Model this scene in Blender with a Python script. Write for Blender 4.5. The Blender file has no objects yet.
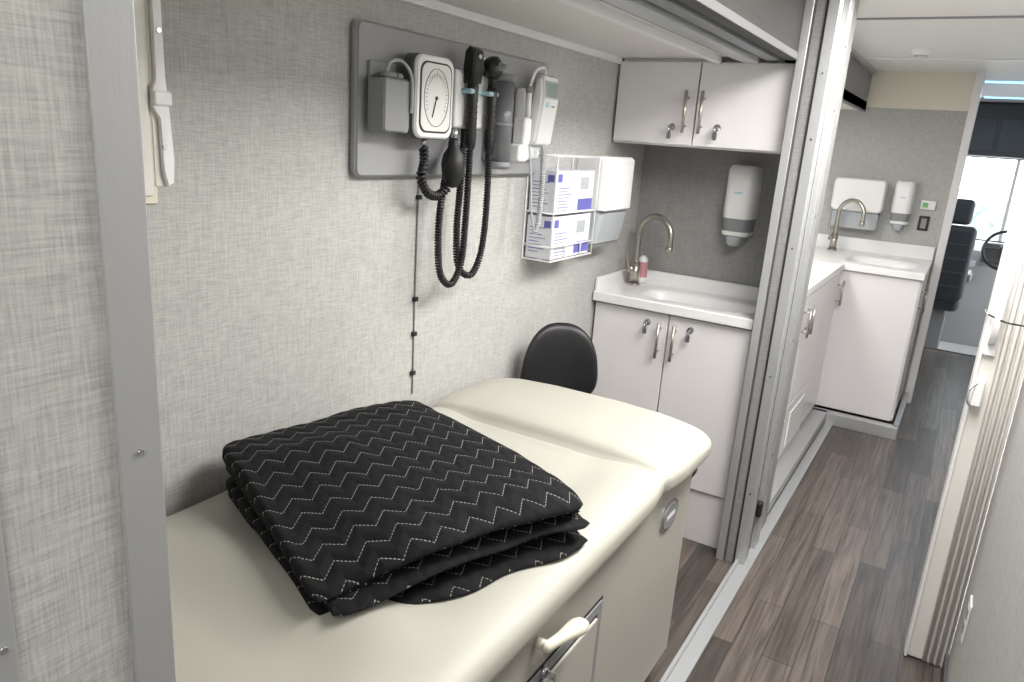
import bpy, bmesh, math, random
from mathutils import Vector, Matrix, noise
random.seed(3)
S = bpy.context.scene
COL = S.collection
S.view_settings.view_transform = 'Standard'

# ------------------------------------------------------------------ materials
def new_mat(name, col, rough=0.5, metal=0.0, emis=None, estr=0.0, coat=0.0, trans=0.0):
    m = bpy.data.materials.new(name); m.use_nodes = True
    b = m.node_tree.nodes['Principled BSDF']
    b.inputs['Base Color'].default_value = (*col, 1)
    b.inputs['Roughness'].default_value = rough
    b.inputs['Metallic'].default_value = metal
    if coat: b.inputs['Coat Weight'].default_value = coat
    if trans: b.inputs['Transmission Weight'].default_value = trans
    if emis:
        b.inputs['Emission Color'].default_value = (*emis, 1)
        b.inputs['Emission Strength'].default_value = estr
    return m

def N(m, t, **kw):
    n = m.node_tree.nodes.new(t)
    for k, v in kw.items(): setattr(n, k, v)
    return n
def L(m, a, b): m.node_tree.links.new(a, b)
def mathn(m, op, a, b=None, c=None):
    n = N(m, 'ShaderNodeMath', operation=op)
    for i, v in enumerate((a, b, c)):
        if v is None: continue
        if isinstance(v, (int, float)): n.inputs[i].default_value = v
        else: L(m, v, n.inputs[i])
    return n.outputs[0]

def add_noise_bump(m, scale=200, strength=0.1, dist=0.001, stretch=(1, 1, 1)):
    b = m.node_tree.nodes['Principled BSDF']
    tc = N(m, 'ShaderNodeTexCoord'); mp = N(m, 'ShaderNodeMapping')
    mp.inputs['Scale'].default_value = stretch
    L(m, tc.outputs['Object'], mp.inputs[0])
    nz = N(m, 'ShaderNodeTexNoise'); nz.inputs['Scale'].default_value = scale
    L(m, mp.outputs[0], nz.inputs[0])
    bp = N(m, 'ShaderNodeBump'); bp.inputs['Strength'].default_value = strength; bp.inputs['Distance'].default_value = dist
    L(m, nz.outputs[0], bp.inputs['Height']); L(m, bp.outputs[0], b.inputs['Normal'])
    return nz

def fabric(name, lo, hi):
    m = new_mat(name, hi, 0.75)
    b = m.node_tree.nodes['Principled BSDF']
    tc = N(m, 'ShaderNodeTexCoord')
    outs = []
    for sc in ((28, 28, 460), (460, 460, 28)):
        mp = N(m, 'ShaderNodeMapping'); mp.inputs['Scale'].default_value = sc
        L(m, tc.outputs['Object'], mp.inputs[0])
        nz = N(m, 'ShaderNodeTexNoise'); nz.inputs['Scale'].default_value = 1.0
        nz.inputs['Detail'].default_value = 3; nz.inputs['Roughness'].default_value = 0.65
        L(m, mp.outputs[0], nz.inputs[0]); outs.append(nz.outputs[0])
    s = mathn(m, 'ADD', outs[0], outs[1])
    cr = N(m, 'ShaderNodeValToRGB')
    cr.color_ramp.elements[0].position = 0.37; cr.color_ramp.elements[0].color = (*lo, 1)
    cr.color_ramp.elements[1].position = 0.61; cr.color_ramp.elements[1].color = (*hi, 1)
    h = mathn(m, 'MULTIPLY', s, 0.5)
    L(m, h, cr.inputs[0]); L(m, cr.outputs[0], b.inputs['Base Color'])
    bp = N(m, 'ShaderNodeBump'); bp.inputs['Strength'].default_value = 0.2; bp.inputs['Distance'].default_value = 0.0015
    L(m, h, bp.inputs['Height']); L(m, bp.outputs[0], b.inputs['Normal'])
    return m

def wood_floor():
    m = new_mat('vinyl_plank', (0.2, 0.18, 0.16), 0.38)
    b = m.node_tree.nodes['Principled BSDF']
    tc = N(m, 'ShaderNodeTexCoord'); mp = N(m, 'ShaderNodeMapping')
    mp.inputs['Rotation'].default_value = (0, 0, math.radians(90))
    L(m, tc.outputs['Object'], mp.inputs[0])
    br = N(m, 'ShaderNodeTexBrick'); br.offset = 0.37
    br.inputs['Scale'].default_value = 1
    br.inputs['Brick Width'].default_value = 0.80; br.inputs['Row Height'].default_value = 0.092
    br.inputs['Mortar Size'].default_value = 0.0012; br.inputs['Bias'].default_value = 0
    br.inputs['Color1'].default_value = (0.054, 0.046, 0.041, 1)
    br.inputs['Color2'].default_value = (0.138, 0.116, 0.102, 1)
    br.inputs['Mortar'].default_value = (0.025, 0.021, 0.019, 1)
    L(m, mp.outputs[0], br.inputs[0])
    mp2 = N(m, 'ShaderNodeMapping'); mp2.inputs['Scale'].default_value = (70, 3.0, 10)
    L(m, tc.outputs['Object'], mp2.inputs[0])
    nz = N(m, 'ShaderNodeTexNoise'); nz.inputs['Scale'].default_value = 1; nz.inputs['Detail'].default_value = 6
    nz.inputs['Distortion'].default_value = 0.8
    L(m, mp2.outputs[0], nz.inputs[0])
    cr = N(m, 'ShaderNodeValToRGB')
    cr.color_ramp.elements[0].position = 0.32; cr.color_ramp.elements[0].color = (0.55, 0.53, 0.52, 1)
    cr.color_ramp.elements[1].position = 0.70; cr.color_ramp.elements[1].color = (1.35, 1.32, 1.3, 1)
    L(m, nz.outputs[0], cr.inputs[0])
    mx = N(m, 'ShaderNodeMix', data_type='RGBA', blend_type='MULTIPLY'); mx.inputs[0].default_value = 1
    L(m, br.outputs[0], mx.inputs[6]); L(m, cr.outputs[0], mx.inputs[7])
    L(m, mx.outputs[2], b.inputs['Base Color'])
    return m

M_FAB = fabric('linen_wallcover', (0.35, 0.348, 0.335), (0.53, 0.528, 0.508))
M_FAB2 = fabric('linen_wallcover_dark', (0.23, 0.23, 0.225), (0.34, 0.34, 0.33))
M_FLOOR = wood_floor()
M_WHITE = new_mat('white_laminate', (0.80, 0.78, 0.79), 0.3); add_noise_bump(M_WHITE, 300, 0.02)
M_CEIL = new_mat('ceiling_white', (0.80, 0.79, 0.76), 0.5); add_noise_bump(M_CEIL, 80, 0.05)
M_PLW = new_mat('white_plastic', (0.84, 0.84, 0.84), 0.3)
M_CREAM = new_mat('cream_plastic', (0.74, 0.70, 0.59), 0.35)
M_DOORW = new_mat('folding_door_vinyl', (0.76, 0.74, 0.70), 0.4); add_noise_bump(M_DOORW, 120, 0.05)
M_ALU = new_mat('brushed_aluminium', (0.50, 0.51, 0.52), 0.38, 0.5); add_noise_bump(M_ALU, 60, 0.08, 0.001, (20, 20, 1))
M_ALUD = new_mat('dark_aluminium', (0.10, 0.10, 0.105), 0.45, 0.2)
M_STEEL = new_mat('brushed_nickel', (0.50, 0.47, 0.42), 0.28, 0.9)
M_CHROME = new_mat('steel', (0.55, 0.55, 0.57), 0.22, 0.9)
M_BLACK = new_mat('black_plastic', (0.012, 0.012, 0.013), 0.35)
M_RUB = new_mat('black_rubber', (0.01, 0.01, 0.011), 0.5)
M_DARK = new_mat('dark_gap', (0.03, 0.03, 0.03), 0.7)
M_GREYP = new_mat('grey_plastic', (0.25, 0.255, 0.27), 0.45)
M_BOARD = new_mat('board_grey', (0.33, 0.335, 0.35), 0.45)
M_SMOKE = new_mat('smoky_plastic', (0.16, 0.17, 0.18), 0.2)
M_SMOKEL = new_mat('light_smoky_plastic', (0.42, 0.45, 0.47), 0.15)
M_VINYL = new_mat('exam_vinyl', (0.435, 0.427, 0.375), 0.50); add_noise_bump(M_VINYL, 500, 0.06)
M_BASE = new_mat('table_base_paint', (0.42, 0.405, 0.36), 0.45); add_noise_bump(M_BASE, 400, 0.04)
M_BLVIN = new_mat('black_vinyl', (0.014, 0.014, 0.016), 0.45); add_noise_bump(M_BLVIN, 300, 0.1)
M_PURPLE = new_mat('box_print_blue', (0.13, 0.13, 0.42), 0.5)
M_CARD = new_mat('glove_box_card', (0.72, 0.72, 0.78), 0.5)
M_BLUE = new_mat('light_blue_plastic', (0.42, 0.60, 0.70), 0.4)
M_PINK = new_mat('pink_label', (0.60, 0.28, 0.32), 0.5)
M_LCD = new_mat('lcd', (0.25, 0.33, 0.28), 0.2)
M_GREEN = new_mat('green_lcd', (0.2, 0.5, 0.2), 0.2)
M_CAB = new_mat('cab_dark_plastic', (0.06, 0.06, 0.062), 0.5)
M_CABG = new_mat('cab_grey', (0.26, 0.26, 0.26), 0.5)
M_CABF = new_mat('cab_floor', (0.45, 0.45, 0.45), 0.25)
M_LAMP = new_mat('lamp_diffuser', (1, 1, 1), 0.4, emis=(1, 0.97, 0.93), estr=4)
M_BLED = new_mat('blue_led', (0.2, 0.5, 1), 0.4, emis=(0.25, 0.6, 1.0), estr=2.5)
M_FACE = new_mat('gauge_face', (0.80, 0.80, 0.78), 0.3)

def blanket_mat():
    m = new_mat('quilted_blanket', (0.008, 0.008, 0.009), 0.85)
    b = m.node_tree.nodes['Principled BSDF']
    b.inputs['Specular IOR Level'].default_value = 0.22
    uv = N(m, 'ShaderNodeUVMap'); uv.uv_map = 'UVMap'
    sp = N(m, 'ShaderNodeSeparateXYZ'); L(m, uv.outputs[0], sp.inputs[0])
    u, v = sp.outputs[0], sp.outputs[1]
    zig = mathn(m, 'MULTIPLY', mathn(m, 'PINGPONG', u, 0.027), 0.90)
    Lv = mathn(m, 'ADD', v, zig)
    f = mathn(m, 'FRACT', mathn(m, 'DIVIDE', Lv, 0.042))
    d = mathn(m, 'MULTIPLY', mathn(m, 'ABSOLUTE', mathn(m, 'SUBTRACT', f, 0.5)), 0.042)
    line = mathn(m, 'LESS_THAN', d, 0.0008)
    dash = mathn(m, 'LESS_THAN', mathn(m, 'FRACT', mathn(m, 'DIVIDE', u, 0.0048)), 0.62)
    st = mathn(m, 'MULTIPLY', line, dash)
    mx = N(m, 'ShaderNodeMix', data_type='RGBA')
    L(m, st, mx.inputs[0])
    mx.inputs[6].default_value = (0.007, 0.007, 0.0082, 1); mx.inputs[7].default_value = (0.42, 0.41, 0.38, 1)
    L(m, mx.outputs[2], b.inputs['Base Color'])
    h = mathn(m, 'POWER', mathn(m, 'DIVIDE', d, 0.021), 0.5)
    nz = N(m, 'ShaderNodeTexNoise'); nz.inputs['Scale'].default_value = 45
    tc = N(m, 'ShaderNodeTexCoord'); L(m, tc.outputs['Object'], nz.inputs[0])
    hh = mathn(m, 'ADD', h, mathn(m, 'MULTIPLY', nz.outputs[0], 0.6))
    bp = N(m, 'ShaderNodeBump'); bp.inputs['Strength'].default_value = 0.8; bp.inputs['Distance'].default_value = 0.0045
    L(m, hh, bp.inputs['Height']); L(m, bp.outputs[0], b.inputs['Normal'])
    return m
M_BLANK = blanket_mat()

# ------------------------------------------------------------------ geometry helpers
def mesh_obj(name, verts, faces, mat, smooth=False):
    me = bpy.data.meshes.new(name); me.from_pydata([tuple(v) for v in verts], [], faces); me.update()
    if mat: me.materials.append(mat)
    if smooth:
        for p in me.polygons: p.use_smooth = True
    o = bpy.data.objects.new(name, me); COL.objects.link(o)
    return o

def finish(bm, name, mat, loc, smooth=False):
    me = bpy.data.meshes.new(name); bm.to_mesh(me); bm.free()
    me.materials.append(mat)
    if smooth:
        for p in me.polygons: p.use_smooth = True
    o = bpy.data.objects.new(name, me); o.location = loc; COL.objects.link(o)
    return o

def box(name, x0, x1, y0, y1, z0, z1, mat, bev=0.0, seg=3):
    bm = bmesh.new(); bmesh.ops.create_cube(bm, size=1)
    bmesh.ops.scale(bm, vec=(abs(x1-x0), abs(y1-y0), abs(z1-z0)), verts=bm.verts)
    if bev > 0:
        bev = min(bev, 0.49*min(abs(x1-x0), abs(y1-y0), abs(z1-z0)))
        bmesh.ops.bevel(bm, geom=bm.edges[:], offset=bev, segments=seg, affect='EDGES', profile=0.5)
    o = finish(bm, name, mat, ((x0+x1)/2, (y0+y1)/2, (z0+z1)/2), False)
    if bev > 0:
        for p in o.data.polygons: p.use_smooth = True
        md = o.modifiers.new('wn', 'WEIGHTED_NORMAL'); md.keep_sharp = False
    return o

def cyl(name, p0, p1, r, mat, r2=None, seg=28, bev=0.0):
    p0, p1 = Vector(p0), Vector(p1); d = p1-p0
    bm = bmesh.new()
    bmesh.ops.create_cone(bm, cap_ends=True, segments=seg, radius1=r, radius2=r if r2 is None else r2, depth=d.length)
    if bev > 0:
        es = [e for e in bm.edges if abs(abs(e.verts[0].co.z)-d.length/2) < 1e-6 and abs(e.verts[0].co.z-e.verts[1].co.z) < 1e-6]
        bmesh.ops.bevel(bm, geom=es, offset=bev, segments=3, affect='EDGES')
    q = Vector((0, 0, 1)).rotation_difference(d.normalized())
    bmesh.ops.rotate(bm, cent=(0, 0, 0), matrix=q.to_matrix(), verts=bm.verts)
    o = finish(bm, name, mat, (p0+p1)/2, False)
    for p in o.data.polygons: p.use_smooth = len(p.vertices) <= 4
    return o

def ball(name, c, r, mat, sc=(1, 1, 1)):
    bm = bmesh.new(); bmesh.ops.create_uvsphere(bm, u_segments=32, v_segments=18, radius=r)
    bmesh.ops.scale(bm, vec=sc, verts=bm.verts)
    return finish(bm, name, mat, c, True)

def catmull(pts, n=12):
    P = [Vector(p) for p in pts]; P = [2*P[0]-P[1]] + P + [2*P[-1]-P[-2]]
    out = []
    for i in range(1, len(P)-2):
        for k in range(n):
            t = k/n; a, b, c, d = P[i-1], P[i], P[i+1], P[i+2]
            out.append(0.5*((2*b)+(c-a)*t+(2*a-5*b+4*c-d)*t*t+(3*b-3*c+d-a)*t**3))
    out.append(P[-2]); return out

def tube(name, pts, r, mat, smooth=True, n=12, res=3, cyclic=False):
    pp = catmull(pts, n) if smooth else [Vector(p) for p in pts]
    cu = bpy.data.curves.new(name, 'CURVE'); cu.dimensions = '3D'
    sp = cu.splines.new('POLY'); sp.points.add(len(pp)-1)
    for i, p in enumerate(pp): sp.points[i].co = (*p, 1)
    sp.use_cyclic_u = cyclic
    cu.bevel_depth = r; cu.bevel_resolution = res; cu.use_fill_caps = True
    cu.materials.append(mat)
    o = bpy.data.objects.new(name, cu); COL.objects.link(o)
    dg = bpy.context.evaluated_depsgraph_get()
    me = bpy.data.meshes.new_from_object(o.evaluated_get(dg))
    bpy.data.objects.remove(o)
    for p in me.polygons: p.use_smooth = True
    o = bpy.data.objects.new(name, me); COL.objects.link(o)
    return o

def coil(name, pts, R, r, pitch, mat):
    pp = catmull(pts, 30); out = []; dist = 0; side = Vector((0, 1, 0))
    fine = []
    for i in range(len(pp)-1):
        a, b = pp[i], pp[i+1]; seg = (b-a).length
        k = max(1, int(seg/(pitch/9)))
        for j in range(k): fine.append((a.lerp(b, j/k), (b-a).normalized()))
    last = fine[0][0]
    for p, t in fine:
        dist += (p-last).length; last = p
        s = (side - t*side.dot(t))
        if s.length < 1e-4: s = Vector((1, 0, 0)) - t*t.x
        s.normalize(); side = s; w = t.cross(s)
        a = dist/pitch*2*math.pi
        out.append(p + s*math.cos(a)*R + w*math.sin(a)*R)
    return tube(name, out, r, mat, smooth=False, res=1)

def lathe(name, prof, c, mat, axis='Z', seg=36, smooth=True):
    vs, fs = [], []
    n = len(prof)
    for i in range(seg):
        a = 2*math.pi*i/seg
        for r, h in prof:
            x, y = r*math.cos(a), r*math.sin(a)
            if axis == 'Z': vs.append((x, y, h))
            elif axis == 'X': vs.append((h, x, y))
            else: vs.append((x, h, y))
    for i in range(seg):
        j = (i+1) % seg
        for k in range(n-1):
            fs.append((i*n+k, j*n+k, j*n+k+1, i*n+k+1))
    o = mesh_obj(name, vs, fs, mat, smooth); o.location = c
    bm = bmesh.new(); bm.from_mesh(o.data); bmesh.ops.remove_doubles(bm, verts=bm.verts, dist=1e-5)
    bmesh.ops.recalc_face_normals(bm, faces=bm.faces); bm.to_mesh(o.data); bm.free()
    return o

def prism(name, outline, h0, h1, mat, plane='XY', bev=0.0, smooth=False):
    bm = bmesh.new()
    def P(a, b, h):
        return {'XY': (a, b, h), 'XZ': (a, h, b), 'YZ': (h, a, b)}[plane]
    lo = [bm.verts.new(P(a, b, h0)) for a, b in outline]
    hi = [bm.verts.new(P(a, b, h1)) for a, b in outline]
    n = len(outline)
    bm.faces.new(lo); bm.faces.new(hi[::-1])
    for i in range(n): bm.faces.new((lo[i], hi[i], hi[(i+1) % n], lo[(i+1) % n]))
    bmesh.ops.recalc_face_normals(bm, faces=bm.faces)
    if bev > 0:
        es = [e for f in bm.faces if len(f.verts) == n and n > 4 for e in f.edges] or bm.edges[:]
        bmesh.ops.bevel(bm, geom=list(set(es)), offset=bev, segments=3, affect='EDGES')
    c = Vector((0, 0, 0))
    for v in bm.verts: c += v.co
    c /= len(bm.verts)
    for v in bm.verts: v.co -= c
    o = finish(bm, name, mat, c, False)
    if bev > 0 or smooth:
        for p in o.data.polygons: p.use_smooth = True
        o.modifiers.new('wn', 'WEIGHTED_NORMAL')
    return o

def rrect(a0, a1, b0, b1, r, n=6):
    out = []
    for cx, cy, s in ((a1-r, b1-r, 0), (a0+r, b1-r, 90), (a0+r, b0+r, 180), (a1-r, b0+r, 270)):
        for k in range(n+1):
            t = math.radians(s+90*k/n); out.append((cx+r*math.cos(t), cy+r*math.sin(t)))
    return out

def group(name, parts):
    parts = [p for p in parts if p]
    bpy.context.view_layer.update()
    lo = Vector((1e9,)*3); hi = Vector((-1e9,)*3)
    for p in parts:
        for c in p.bound_box:
            w = p.matrix_world @ Vector(c)
            lo = Vector(map(min, lo, w)); hi = Vector(map(max, hi, w))
    e = bpy.data.objects.new(name, None); e.empty_display_size = 0.05
    e.location = ((lo.x+hi.x)/2, (lo.y+hi.y)/2, lo.z); COL.objects.link(e)
    inv = Matrix.Translation(e.location).inverted()
    for p in parts:
        p.parent = e; p.matrix_parent_inverse = inv
    return e

WX = -1.20      # slide-out outer wall
OPX = -0.46     # slide-out opening plane
CZ = 2.03       # corridor ceiling
LZ = 1.797      # slide-out ceiling
# ------------------------------------------------------------------ shell
box('floor', WX, 1.2, -1.2, 7.05, -0.05, 0, M_FLOOR)
box('wall_left', WX-0.05, WX, 0.25, 5.35, 0, CZ, M_FAB)
box('wall_left_near', OPX-0.03, OPX, -1.2, 0.288, 0, CZ, M_FAB)
box('wall_slideout_near', WX, OPX-0.03, 0.25, 0.288, 0, LZ, M_FAB)
box('wall_right', 0.215, 0.265, -1.2, 2.40, 0, CZ, M_FAB)
box('wall_right_far', 0.34, 0.39, 2.50, 7.05, 0, CZ, M_FAB)
box('wall_right_return', 0.215, 0.39, 2.49, 2.53, 0, CZ, M_WHITE)
box('wall_rear', WX, 1.2, -1.25, -1.2, 0, CZ, M_FAB)
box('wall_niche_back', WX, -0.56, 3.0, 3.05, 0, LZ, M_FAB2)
box('wall_bulkhead', WX, -0.115, 5.30, 5.36, 0, LZ+0.02, M_FAB)
box('wall_bulkhead_header', -0.72, -0.115, 5.285, 5.36, LZ+0.02, CZ, M_CREAM)
box('ceiling', WX-0.05, 1.2, -1.25, 7.05, CZ, CZ+0.05, M_CEIL)
box('ceiling_slideout', WX, -0.83, 0.288, 3.0, LZ, LZ+0.05, M_CEIL)
box('ceiling_bay', WX, -0.68, 3.05, 5.30, LZ, LZ+0.05, M_CEIL)
box('trim_1', WX, WX+0.012, 0.288, 2.66, LZ-0.022, LZ, M_PLW, 0.002)
box('trim_2', -0.70, -0.68, 3.05, 5.285, LZ-0.01, CZ, M_GREYP)
for i, yy in enumerate((3.35, 4.62)):
    box('trim_ceiling_%d' % i, -0.68, 0.34, yy, yy+0.02, CZ-0.006, CZ, M_GREYP if i == 0 else M_PLW, 0.001)
box('trim_ceiling_edge', -0.68, -0.655, 3.05, 5.285, CZ-0.02, CZ, M_ALU, 0.003)
group('slideout_soffit_rail', [
    box('lip', -0.835, -0.815, 0.288, 2.64, LZ-0.018, LZ+0.02, M_PLW, 0.003),
    box('panel', -0.815, -0.73, 0.288, 2.64, LZ+0.005, LZ+0.04, M_CEIL),
    box('bead', -0.775, -0.765, 0.288, 2.64, LZ-0.004, LZ+0.01, M_GREYP),
    box('rail', -0.73, -0.68, 0.288, 2.60, LZ-0.02, LZ+0.04, M_ALU, 0.004),
    box('gap', -0.68, -0.66, 0.288, 2.60, LZ+0.03, LZ+0.07, M_DARK),
    box('rail_inner', -0.66, -0.62, 0.288, 2.60, LZ-0.01, LZ+0.06, M_GREYP, 0.004),
    box('cover', -0.62, -0.595, 0.288, 2.60, LZ+0.02, LZ+0.07, M_DARK),
])
M_HEAD = new_mat('header_dark_paint', (0.022, 0.020, 0.019), 0.9)
M_HEAD2 = new_mat('header_grey_paint', (0.10, 0.10, 0.10), 0.8)
group('trim_header', [
    box('beam', -0.595, -0.560, 0.288, 2.585, LZ+0.035, CZ, M_HEAD, 0.002),
    box('lower_angle', -0.595, -0.556, 0.288, 2.585, LZ-0.01, LZ+0.012, M_HEAD2, 0.002),
    box('seal', -0.590, -0.559, 0.288, 2.585, LZ+0.012, LZ+0.035, M_HEAD)])
# near aluminium post
pp = [box('flange', OPX, OPX+0.004, 0.262, 0.29, 0, CZ, M_ALU, 0.001),
      box('return', OPX-0.05, OPX+0.004, 0.288, 0.293, 0, CZ, M_ALU, 0.001)]
for z in (0.98, 1.27, 1.588, 1.9):
    pp.append(cyl('screw', (OPX+0.004, 0.2765, z), (OPX+0.0055, 0.2765, z), 0.0024, M_CHROME, seg=16))
group('trim_post_near', pp)
pp = [box('flange', OPX, OPX+0.004, 0.16, 0.187, 0, CZ, M_ALU, 0.001)]
for z in (0.55, 1.17, 1.60):
    pp.append(cyl('screw', (OPX+0.004, 0.179, z), (OPX+0.0055, 0.179, z), 0.0024, M_CHROME, seg=16))
group('trim_post_strip', pp)
# partition post
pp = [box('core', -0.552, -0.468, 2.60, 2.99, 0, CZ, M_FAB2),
      box('angle_left', -0.562, -0.535, 2.588, 2.602, 0, CZ, M_ALU, 0.002),
      box('groove', -0.535, -0.528, 2.594, 2.602, 0, CZ, M_ALUD),
      box('corner', -0.492, -0.458, 2.588, 2.602, 0, CZ, M_ALU, 0.002),
      box('groove_2', -0.499, -0.492, 2.594, 2.602, 0, CZ, M_DARK),
      box('corner_side', -0.470, -0.456, 2.59, 2.635, 0, CZ, M_ALU, 0.002),
      box('gasket', -0.470, -0.459, 2.64, 2.66, 0, CZ, M_DARK),
      box('edge_side', -0.470, -0.452, 2.73, 2.80, 0, CZ, M_ALU, 0.002),
      box('gap_strip', -0.470, -0.458, 2.80, 2.825, 0, CZ, M_DARK)]  # last strip: dark colour standing in for the shaded gap behind the edge
for z in (0.3, 0.75, 1.2, 1.55, 1.75):
    pp.append(cyl('screw', (-0.476, 2.588, z), (-0.476, 2.586, z), 0.004, M_CHROME, seg=16))
    pp.append(cyl('screw', (-0.452, 2.765, z+0.1), (-0.4505, 2.765, z+0.1), 0.005, M_ALUD, seg=16))
pp.append(box('latch', -0.47, -0.446, 2.69, 2.725, 0.165, 0.225, M_BLACK, 0.006))
group('trim_partition_post', pp)
group('trim_threshold', [
    box('plate', -0.487, -0.43, 0.3, 4.46, 0, 0.012, M_ALU, 0.003),
    box('riser', -0.487, -0.475, 0.3, 4.46, 0.012, 0.03, M_ALU, 0.002),
    box('plinth', -0.56, -0.475, 2.99, 4.50, 0, 0.07, M_ALU, 0.003),
    box('plinth_front', -0.56, -0.10, 4.46, 4.52, 0, 0.07, M_ALU, 0.003),
    box('plinth_side', -0.13, -0.10, 4.50, 5.29, 0, 0.07, M_ALU, 0.003)])
box('trim_jamb', -0.125, -0.08, 5.26, 5.37, 0, CZ, M_WHITE, 0.003)
box('baseboard_right', 0.205, 0.215, -1.2, 2.40, 0, 0.06, M_ALUD)

# ------------------------------------------------------------------ exam table
def exam_top():
    xc, W = -0.825, 0.361
    y0, y1, yc = 0.34, 1.930, 1.56
    zt, H = 0.785, 0.105
    n = 190
    ys = [y0+(y1-y0)*i/n for i in range(n+1)]
    ys = sorted(set([y0+0.05*(1-math.cos(a*math.pi/40)) for a in range(20)] + [y1-0.12*(1-math.cos(a*math.pi/48)) for a in range(24)] + [y for y in ys if y0+0.05 < y < y1-0.12]))
    verts, faces = [], []
    m = 110
    for y in ys:
        dn = y-y0; df = y1-y
        r = 0.09; w = W
        if df < r: w = W - r + math.sqrt(max(0, r*r-(r-df)**2))
        rn = 0.05
        if dn < rn: w = W - rn + math.sqrt(max(0, rn*rn-(rn-dn)**2))
        re = 0.035; k = 1.0
        e = min(dn, df)
        if e < re: k = max(0.02, math.sqrt(max(0, 1-((re-e)/re)**2)))
        cre = math.exp(-((y-yc)/0.010)**2); cre2 = math.exp(-((y-yc)/0.07)**2)
        w -= 0.008*cre + 0.012*cre2
        far = 1/(1+math.exp(-(y-yc)/0.015))
        if y > yc: w += 0.006*far
        for j in range(m):
            a = 2*math.pi*j/m
            ca, sa = math.cos(a), math.sin(a)
            px = math.copysign(abs(ca)**(2/5.0), ca)*w
            pz = math.copysign(abs(sa)**(2/3.0), sa)
            s = px/W
            if pz > 0:
                bol = min(1, max(0, (abs(s)-0.45)/0.4)); bol = bol*bol*(3-2*bol)
                top = (1-far)*(-0.026*(1-bol) + 0.034*math.exp(-((y-0.74)/0.09)**2)*(1-bol)) + far*(0.012*(1-s*s)-0.02*((max(0, y-yc)/0.4)**2))
                top -= 0.018*cre + 0.008*cre2
                top += 0.003*noise.noise(Vector((px*9, y*7, 0)))
                z = zt-H/2 + pz*(H/2+top)*k
            else:
                z = zt-H/2 + pz*(H/2)*k
            verts.append((xc+px, y, z))
    R = len(ys)
    for i in range(R-1):
        for j in range(m):
            j2 = (j+1) % m
            faces.append((i*m+j, i*m+j2, (i+1)*m+j2, (i+1)*m+j))
    faces.append(tuple(range(m))[::-1]); faces.append(tuple((R-1)*m+j for j in range(m)))
    o = mesh_obj('vinyl_top', verts, faces, M_VINYL, True)
    bm = bmesh.new(); bm.from_mesh(o.data); bmesh.ops.recalc_face_normals(bm, faces=bm.faces); bm.to_mesh(o.data); bm.free()
    return o
BX = -0.497
parts = [exam_top(),
    box('base_cabinet', -1.17, BX, 0.42, 1.86, 0.09, 0.70, M_BASE, 0.012),
    box('toe_kick', -1.12, BX-0.05, 0.48, 1.80, 0.0, 0.10, M_DARK),
    box('drawer_gap', BX-0.01, BX+0.0015, 0.55, 1.292, 0.16, 0.580, M_DARK),
    box('drawer_rim', BX-0.01, BX+0.004, 0.556, 1.286, 0.166, 0.574, M_GREYP, 0.002),
    box('drawer_gap_inner', BX-0.01, BX+0.005, 0.575, 1.262, 0.19, 0.553, M_DARK),
    box('drawer_front', BX-0.01, BX+0.010, 0.580, 1.258, 0.195, 0.548, M_BASE, 0.004),
    prism('badge_rim', [(1.683+0.058*math.cos(t*math.pi/20), 0.600+0.040*math.copysign(abs(math.sin(t*math.pi/20))**0.8, math.sin(t*math.pi/20))) for t in range(40)], BX-0.002, BX+0.004, M_CHROME, 'YZ'),
    prism('badge_face', [(1.683+0.048*math.cos(t*math.pi/20), 0.600+0.031*math.copysign(abs(math.sin(t*math.pi/20))**0.8, math.sin(t*math.pi/20))) for t in range(40)], BX-0.002, BX+0.006, M_GREYP, 'YZ'),
    box('badge_mark', BX+0.004, BX+0.007, 1.655, 1.71, 0.595, 0.606, M_PLW)]
def lever():
    st = [(0.0, 0.009, 0.008), (0.015, 0.013, 0.010), (0.045, 0.010, 0.010), (0.08, 0.013, 0.014), (0.115, 0.018, 0.020), (0.14, 0.016, 0.018), (0.152, 0.006, 0.007)]
    verts, faces = [], []; m = 20
    for k, (d, hz, hx) in enumerate(st):
        for j in range(m):
            a = 2*math.pi*j/m
            verts.append((BX+0.022+0.06*d+hx*math.cos(a), 0.985+d, 0.650-0.20*d+hz*math.sin(a)))
    for i in range(len(st)-1):
        for j in range(m):
            faces.append((i*m+j, i*m+(j+1) % m, (i+1)*m+(j+1) % m, (i+1)*m+j))
    faces.append(tuple(range(m))[::-1]); faces.append(tuple((len(st)-1)*m+j for j in range(m)))
    o = mesh_obj('lever_handle', verts, faces, M_CREAM, True)
    md = o.modifiers.new('s', 'SUBSURF'); md.levels = 1; md.render_levels = 1
    return o
parts += [lever(), cyl('lever_pivot', (BX-0.005, 0.998, 0.648), (BX+0.025, 0.998, 0.648), 0.010, M_CREAM),
    cyl('lock', (BX, 1.03, 0.566), (BX+0.012, 1.03, 0.566), 0.010, M_CHROME),
    box('key', BX+0.010, BX+0.030, 1.028, 1.031, 0.558, 0.574, M_CHROME),
    tube('key_ring', [(BX+0.022, 1.03+0.012*math.cos(t), 0.548+0.012*math.sin(t)) for t in [i*math.pi/8 for i in range(16)]], 0.001, M_CHROME, smooth=False, cyclic=True)]
group('exam_table', parts)

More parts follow.
